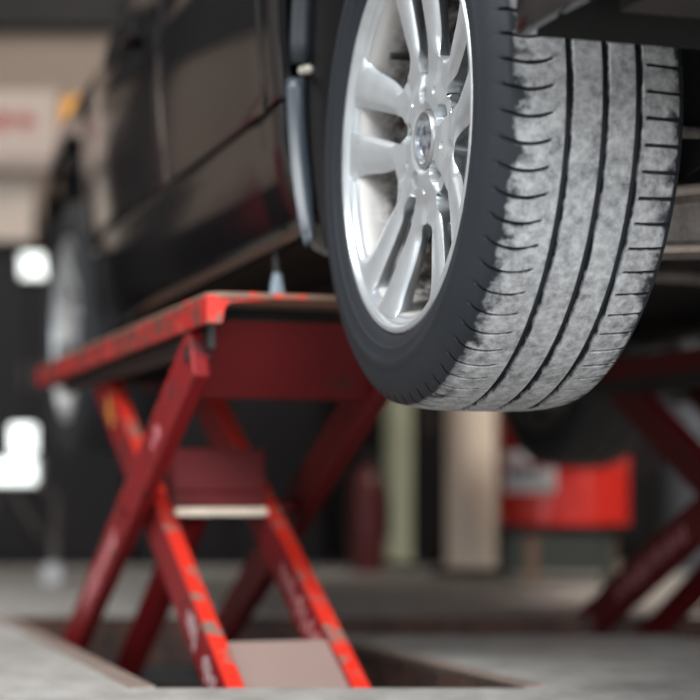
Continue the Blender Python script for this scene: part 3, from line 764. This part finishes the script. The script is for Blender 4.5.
# ------------------------------------------------------------ background
def column(px0, px1, Y, mat, label):
    x0 = (px0 - 350) / F * Y; x1 = (px1 - 350) / F * Y; r = (x1 - x0) / 2; c = (x0 + x1) / 2
    root = tag(empty('column', (c, Y, 0)), label, 'column', 'painted round columns')
    MB().rev([(.0, 0), (.0, r + .02), (.03, r + .02), (.035, r), (2.055, r), (2.055, 0)], 40, axis='z').build('shaft', mat, root, smooth=35)
    MB().rev([(0.0, r + .021), (.0, r + .05), (.02, r + .05), (.028, r + .021)], 40, axis='z', closed=True).build('base_plate', 'wall_dark', root, smooth=35)
column(446, 496, 6.3, 'cream', 'cream painted round column, brighter and wider, beside the red drum')
column(384, 412, 6.9, 'green_cream', 'narrow greenish column left of the wide cream column')
# drum on its stand
drum = tag(empty('oil_drum', tuple(pix(564, 495, 5.8) - Vector((0, 0, H - .178)))), 'glossy red drum with a white label, on a low stand behind the right lift', 'drum')
rd = .205
MB().rev([(0, 0), (0, rd - .01), (.004, rd), (.012, rd), (.016, rd - .004), (.17, rd - .004), (.178, rd + .003), (.186, rd - .004), (.34, rd - .004), (.348, rd + .003), (.356, rd - .004), (.50, rd - .004), (.505, rd), (.515, rd), (.515, rd - .01), (.50, rd - .012), (.50, 0)], 64, axis='z').build('drum_body', 'drum', drum, smooth=35)
def wrap(a0, a1, z0, z1, r, mat, par, name):
    mb = MB(); vs = []; n_ = 12
    for i in range(n_ + 1):
        a = R(a0 + (a1 - a0) * i / n_)
        for z in (z0, z1): vs.append((r * math.cos(a), r * math.sin(a), z))
    mb.add(vs, [(2 * i, 2 * i + 2, 2 * i + 3, 2 * i + 1) for i in range(n_)]); o = mb.build(name, mat, par, smooth=50)
    s = o.modifiers.new('s', 'SOLIDIFY'); s.thickness = .0015; s.offset = 1; return o
lb = wrap(200, 256, .100, .225, rd - .003, 'drum_label', drum, 'label_sheet')
for (a0, a1, z0, z1) in ((214, 217, .150, .180), (219, 222, .150, .180), (222, 227, .160, .167), (229, 232, .150, .180), (234, 240, .150, .180), (243, 249, .158, .188)):
    wrap(a0 - 7, a1 - 7, z0, z1, rd - .001, 'ink', lb, 'print')
MB().cyl((.06, -.05, .500), (.06, -.05, .512), .03).build('bung', 'steel', drum, smooth=40)
st = tag(empty('drum_stand', (drum.location.x, 5.8, 0)), 'low stand of thin legs under the red drum', 'stand')
MB().box((-.2, -.19, .150), (.2, .19, .176)).build('top', 'cabinet', st)
for (x, y, mt) in ((-.115, -.17, 'wood'), (.11, -.17, 'grey_green'), (-.17, .17, 'grey_green'), (.17, .17, 'wood')):
    MB().box((x - .016, y - .016, 0), (x + .016, y + .016, .150)).build('leg', mt, st)
# things round the drum
def simple(name, label, cat, build, group=None): 
    o = build; tag(o, label, cat, group); return o
o = MB(); p = pix(560, 495, 6.5); o.box((p.x - .22, 6.45, 0), (p.x + .16, 6.8, .16)); o = o.build('crate', 'grey_green', bevel=.01); tag(o, 'low grey-green crate on the floor behind the red drum stand', 'crate')
# grey gas cylinder
p = pix(690, 495, 6.6); gc = tag(empty('gas_cylinder', (p.x, 6.6, 0)), 'blue-grey gas cylinder standing at the right behind the far lift', 'gas cylinder')
MB().rev([(0, 0), (0, .10), (.01, .105), (.62, .105), (.70, .09), (.75, .05), (.77, .03), (.80, .03), (.80, 0)], 40, axis='z').build('cylinder_body', 'grey_blue', gc, smooth=40)
MB().rev([(.802, 0), (.802, .02), (.86, .02), (.87, .0)], 20, axis='z').build('valve', 'steel', gc, smooth=40)
p = pix(655, 495, 7.3); cb = tag(empty('cabinet', (p.x, 7.3, 0)), 'dark cabinet standing beside the gas cylinder at the right', 'cabinet', 'dark workshop cabinets')
def cabinet(root, wd, ht, dp):
    MB().box((-wd / 2, 0, .0), (wd / 2, dp, ht)).build('body', 'cabinet', root, bevel=.004)
    for s in (-1, 1):
        x0, x1 = (-wd / 2 + .01, -.004) if s < 0 else (.004, wd / 2 - .01)
        d = MB().box((x0, -.016, .04), (x1, -.001, ht - .03)).build('door', 'cabinet', root, bevel=.003)
        MB().box((-.03 * 1 if s < 0 else .018, -.035, ht * .55), (-.018 if s < 0 else .03, -.017, ht * .55 + .10)).build('handle', 'brake', d)
cabinet(cb, .34, .62, .5)
for k, (cx, lab) in enumerate(((-1.95, 'dark cabinet in the left background, leftmost of the row, partly out of the frame'), (-1.20, 'dark cabinet in the left background below the small cardboard box, behind the front wheel'), (-.45, 'dark cabinet in the background seen between the arms of the near lift'), (.30, 'dark cabinet in the background below the near tyre, behind the two columns'))):
    r0 = tag(empty('cabinet', (cx, 7.05, 0)), lab, 'cabinet', 'dark workshop cabinets'); cabinet(r0, .72, 1.21 if cx < 0 else .9, .55)
o = MB().box((-.13, -.11, 0), (.13, .11, .135)).build('cardboard_box', 'card', bevel=.003)
p = pix(37, 245, 7.25); o.location = (p.x, 7.25, 1.212); tag(o, 'brown cardboard box standing on a dark cabinet below the sign', 'box')
# sign board
sg = tag(empty('sign_board', (-1.60, 6.84, 1.50)), 'pale sign board with dark red characters, hung high at the left', 'sign')
MB().box((-.8, .0, .0), (.53, .05, .25)).build('board', 'sign', sg, bevel=.004)
MB().box((-.8, -.02, -.05), (.52, .06, -.001)).build('frame', plain('sign_lower_rail', (.26, .21, .185), .8), sg)
def strokes(cx, cz, s, kind):
    mb = MB()
    def bar(x0, z0, x1, z1, w_):
        d = Vector((x1 - x0, z1 - z0)); n_ = Vector((-d.y, d.x)).normalized() * w_ / 2
        mb.prism([(cx + s * (x0 - n_.x), cz + s * (z0 - n_.y)), (cx + s * (x1 - n_.x), cz + s * (z1 - n_.y)), (cx + s * (x1 + n_.x), cz + s * (z1 + n_.y)), (cx + s * (x0 + n_.x), cz + s * (z0 + n_.y))], -.004, .001, 1)
    bar(0, -.5, 0, .5, .2); bar(-.45, .12, .45, .12, .16)
    if kind == 0: bar(-.3, .35, .3, .35, .14); bar(0, .1, -.42, -.35, .14); bar(0, .1, .42, -.35, .14)
    else: bar(-.45, -.12, .45, -.12, .14); bar(-.42, -.12, -.42, .12, .14); bar(.42, -.12, .42, .12, .14)
    return mb
for (cx, k) in ((.365, 0), (.275 - .09 * 0 - .0, 1)) if False else ((.413, 1), (.335, 0), (.257, 1), (.179, 0)):
    strokes(cx, .135, .072, k).build('character', 'sign_red', sg)
# pale shutter below, teal strip, orange box
sh = tag(empty('shutter', (-1.55, 6.95, 1.212)), 'pale panelled shutter standing on the cabinets below the sign board', 'shutter')
for k in range(4):
    MB().box((-.66 + k * .26, .0, .001), (-.66 + k * .26 + .255, .03, .235)).build('panel', 'shutter', sh, bevel=.004)
o = MB().box((-.022, .0, .0), (.022, .04, .345)).build('teal_post', 'teal'); p = pix(59, 245, 7.0); o.location = (p.x, 7.0, 1.212); tag(o, 'thin teal upright strip at the right end of the sign board', 'post')
ob = tag(empty('orange_container', (pix(75, 0, 6.9).x, 6.9, 1.212)), 'bright orange container on a dark shelf beyond the front of the car', 'container')
MB().box((-.055, .0, .375), (.055, .10, .515)).build('body', 'orange', ob, bevel=.012)
MB().box((-.045, .01, .0), (.045, .09, .374)).build('stand', 'cabinet', ob)
MB().cyl((0, .05, .516), (0, .05, .535), .02).build('lid', 'orange', ob, smooth=40)
# wall lamp and trolley lamp at the far left
wl = tag(empty('wall_lamp', tuple(pix(32, 264, 6.95))), 'small lit square lamp fixed on the dark cabinet front at the far left', 'lamp')
MB().box((-.055, .05, -.048), (.055, .075, .048)).build('housing', 'white', wl, bevel=.006)
MB().box((-.048, .044, -.042), (.048, .0495, .042)).build('lens', 'lit_lens', wl, bevel=.002)
tl = tag(empty('lamp_trolley', (pix(30, 0, 5.6).x, 5.6, 0)), 'white lit lamp head on a thin wheeled stand at the left edge', 'work lamp')
def PX(px, py): q = pix(px, py, 5.6); return (q.x - tl.location.x, q.z)
(ax, az), (bx_, bz) = PX(-20, 457), PX(40, 486)
MB().box((ax, -.02, bz), (bx_, .08, az - .004)).build('lamp_head', 'white', tl, bevel=.01)
MB().box((ax + .01, -.03, bz + .006), (bx_ - .008, -.0205, az - .008)).build('lens', 'lit_lens', tl, bevel=.004)
(cx_, cz_), (dx_, dz_) = PX(10, 455), PX(35, 424)
MB().box((cx_, -.02, cz_ + .001), (dx_, .05, dz_)).build('upper_lamp_head', 'lit_lens', tl, bevel=.01)
e0 = PX(10, 488); e1 = PX(38, 535); MB().tube([(e0[0], .03, e0[1]), (e1[0], .03, e1[1])], .010).build('strut', 'brake', tl, smooth=50)
e0 = PX(57, 500); e1 = PX(55, 535); MB().tube([(e0[0], .03, e0[1]), (e1[0], .03, e1[1])], .016).build('upright', 'brake', tl, smooth=50)
e2 = PX(57, 500); MB().tube([(bx_ - .01, .03, bz + .01), (e2[0], .03, e2[1] + .01)], .009).build('strut', 'brake', tl, smooth=50)
e = PX(52, 545); MB().cyl((e[0], .0, .034), (e[0], .03, .034), .034).build('castor', 'steel', tl, smooth=40)
MB().box((e[0] - .012, .031, .03), (e[0] + .012, .05, e1[1] + .01)).build('fork', 'brake', tl)
e = PX(-30, 545); MB().cyl((e[0], .0, .034), (e[0], .03, .034), .034).build('castor', 'steel', tl, smooth=40)
MB().tube([(e[0], .04, .034), (ax + .05, .04, bz)], .010).build('strut', 'brake', tl, smooth=50)
rr_ = tag(empty('fire_extinguisher', (pix(368, 0, 6.5).x, 6.5, 0)), 'small dark red fire extinguisher on the floor left of the columns', 'fire extinguisher')
MB().rev([(.0, 0), (.0, .055), (.012, .06), (.30, .06), (.35, .045), (.37, .018), (.39, .018), (.39, 0)], 32, axis='z').build('cylinder', plain('extinguisher_red', (.09, .012, .014), .4), rr_, smooth=40)
MB().box((-.02, -.03, .392), (.02, .05, .42)).build('valve', 'deep_black', rr_, bevel=.004)
MB().tube([(.0, -.03, .40), (.05, -.05, .36), (.068, -.03, .22), (.066, 0, .12)], .008).build('hose', 'deep_black', rr_, smooth=50)

# unseen things added at the back left, only to be mirrored in the car paint
pl = tag(empty('pillar', (-2.22, 6.7, 0)), 'added dark square pillar beyond the left edge, mirrored as a dark upright band in the car paint', 'pillar')
MB().box((-.10, -.10, 0), (.10, .10, 3.3)).build('shaft', 'cabinet', pl, bevel=.01); MB().box((-.13, -.13, 0.001), (.13, .13, .08)).build('plinth', 'wall_dark', pl)
tc = tag(empty('added_tool_chest', (-3.0, 6.3, 0)), 'added tall dark red tool chest beyond the left edge, mirrored low in the car paint', 'tool chest')
MB().box((-.35, -.25, .08), (.35, .25, 1.45)).build('body', 'red_dull', tc, bevel=.01)
for k in range(6):
    d = MB().box((-.33, -.268, .12 + k * .22), (.33, -.251, .12 + k * .22 + .20)).build('drawer', 'red_dark', tc, bevel=.004)
    MB().box((-.25, -.285, .12 + k * .22 + .16), (.25, -.269, .12 + k * .22 + .175)).build('handle', 'steel', d)
for (x, y) in ((-.28, -.18), (.28, -.18), (-.28, .18), (.28, .18)): MB().cyl((x - .02, y, .04), (x + .02, y, .04), .04).build('castor', 'deep_black', tc, smooth=40)
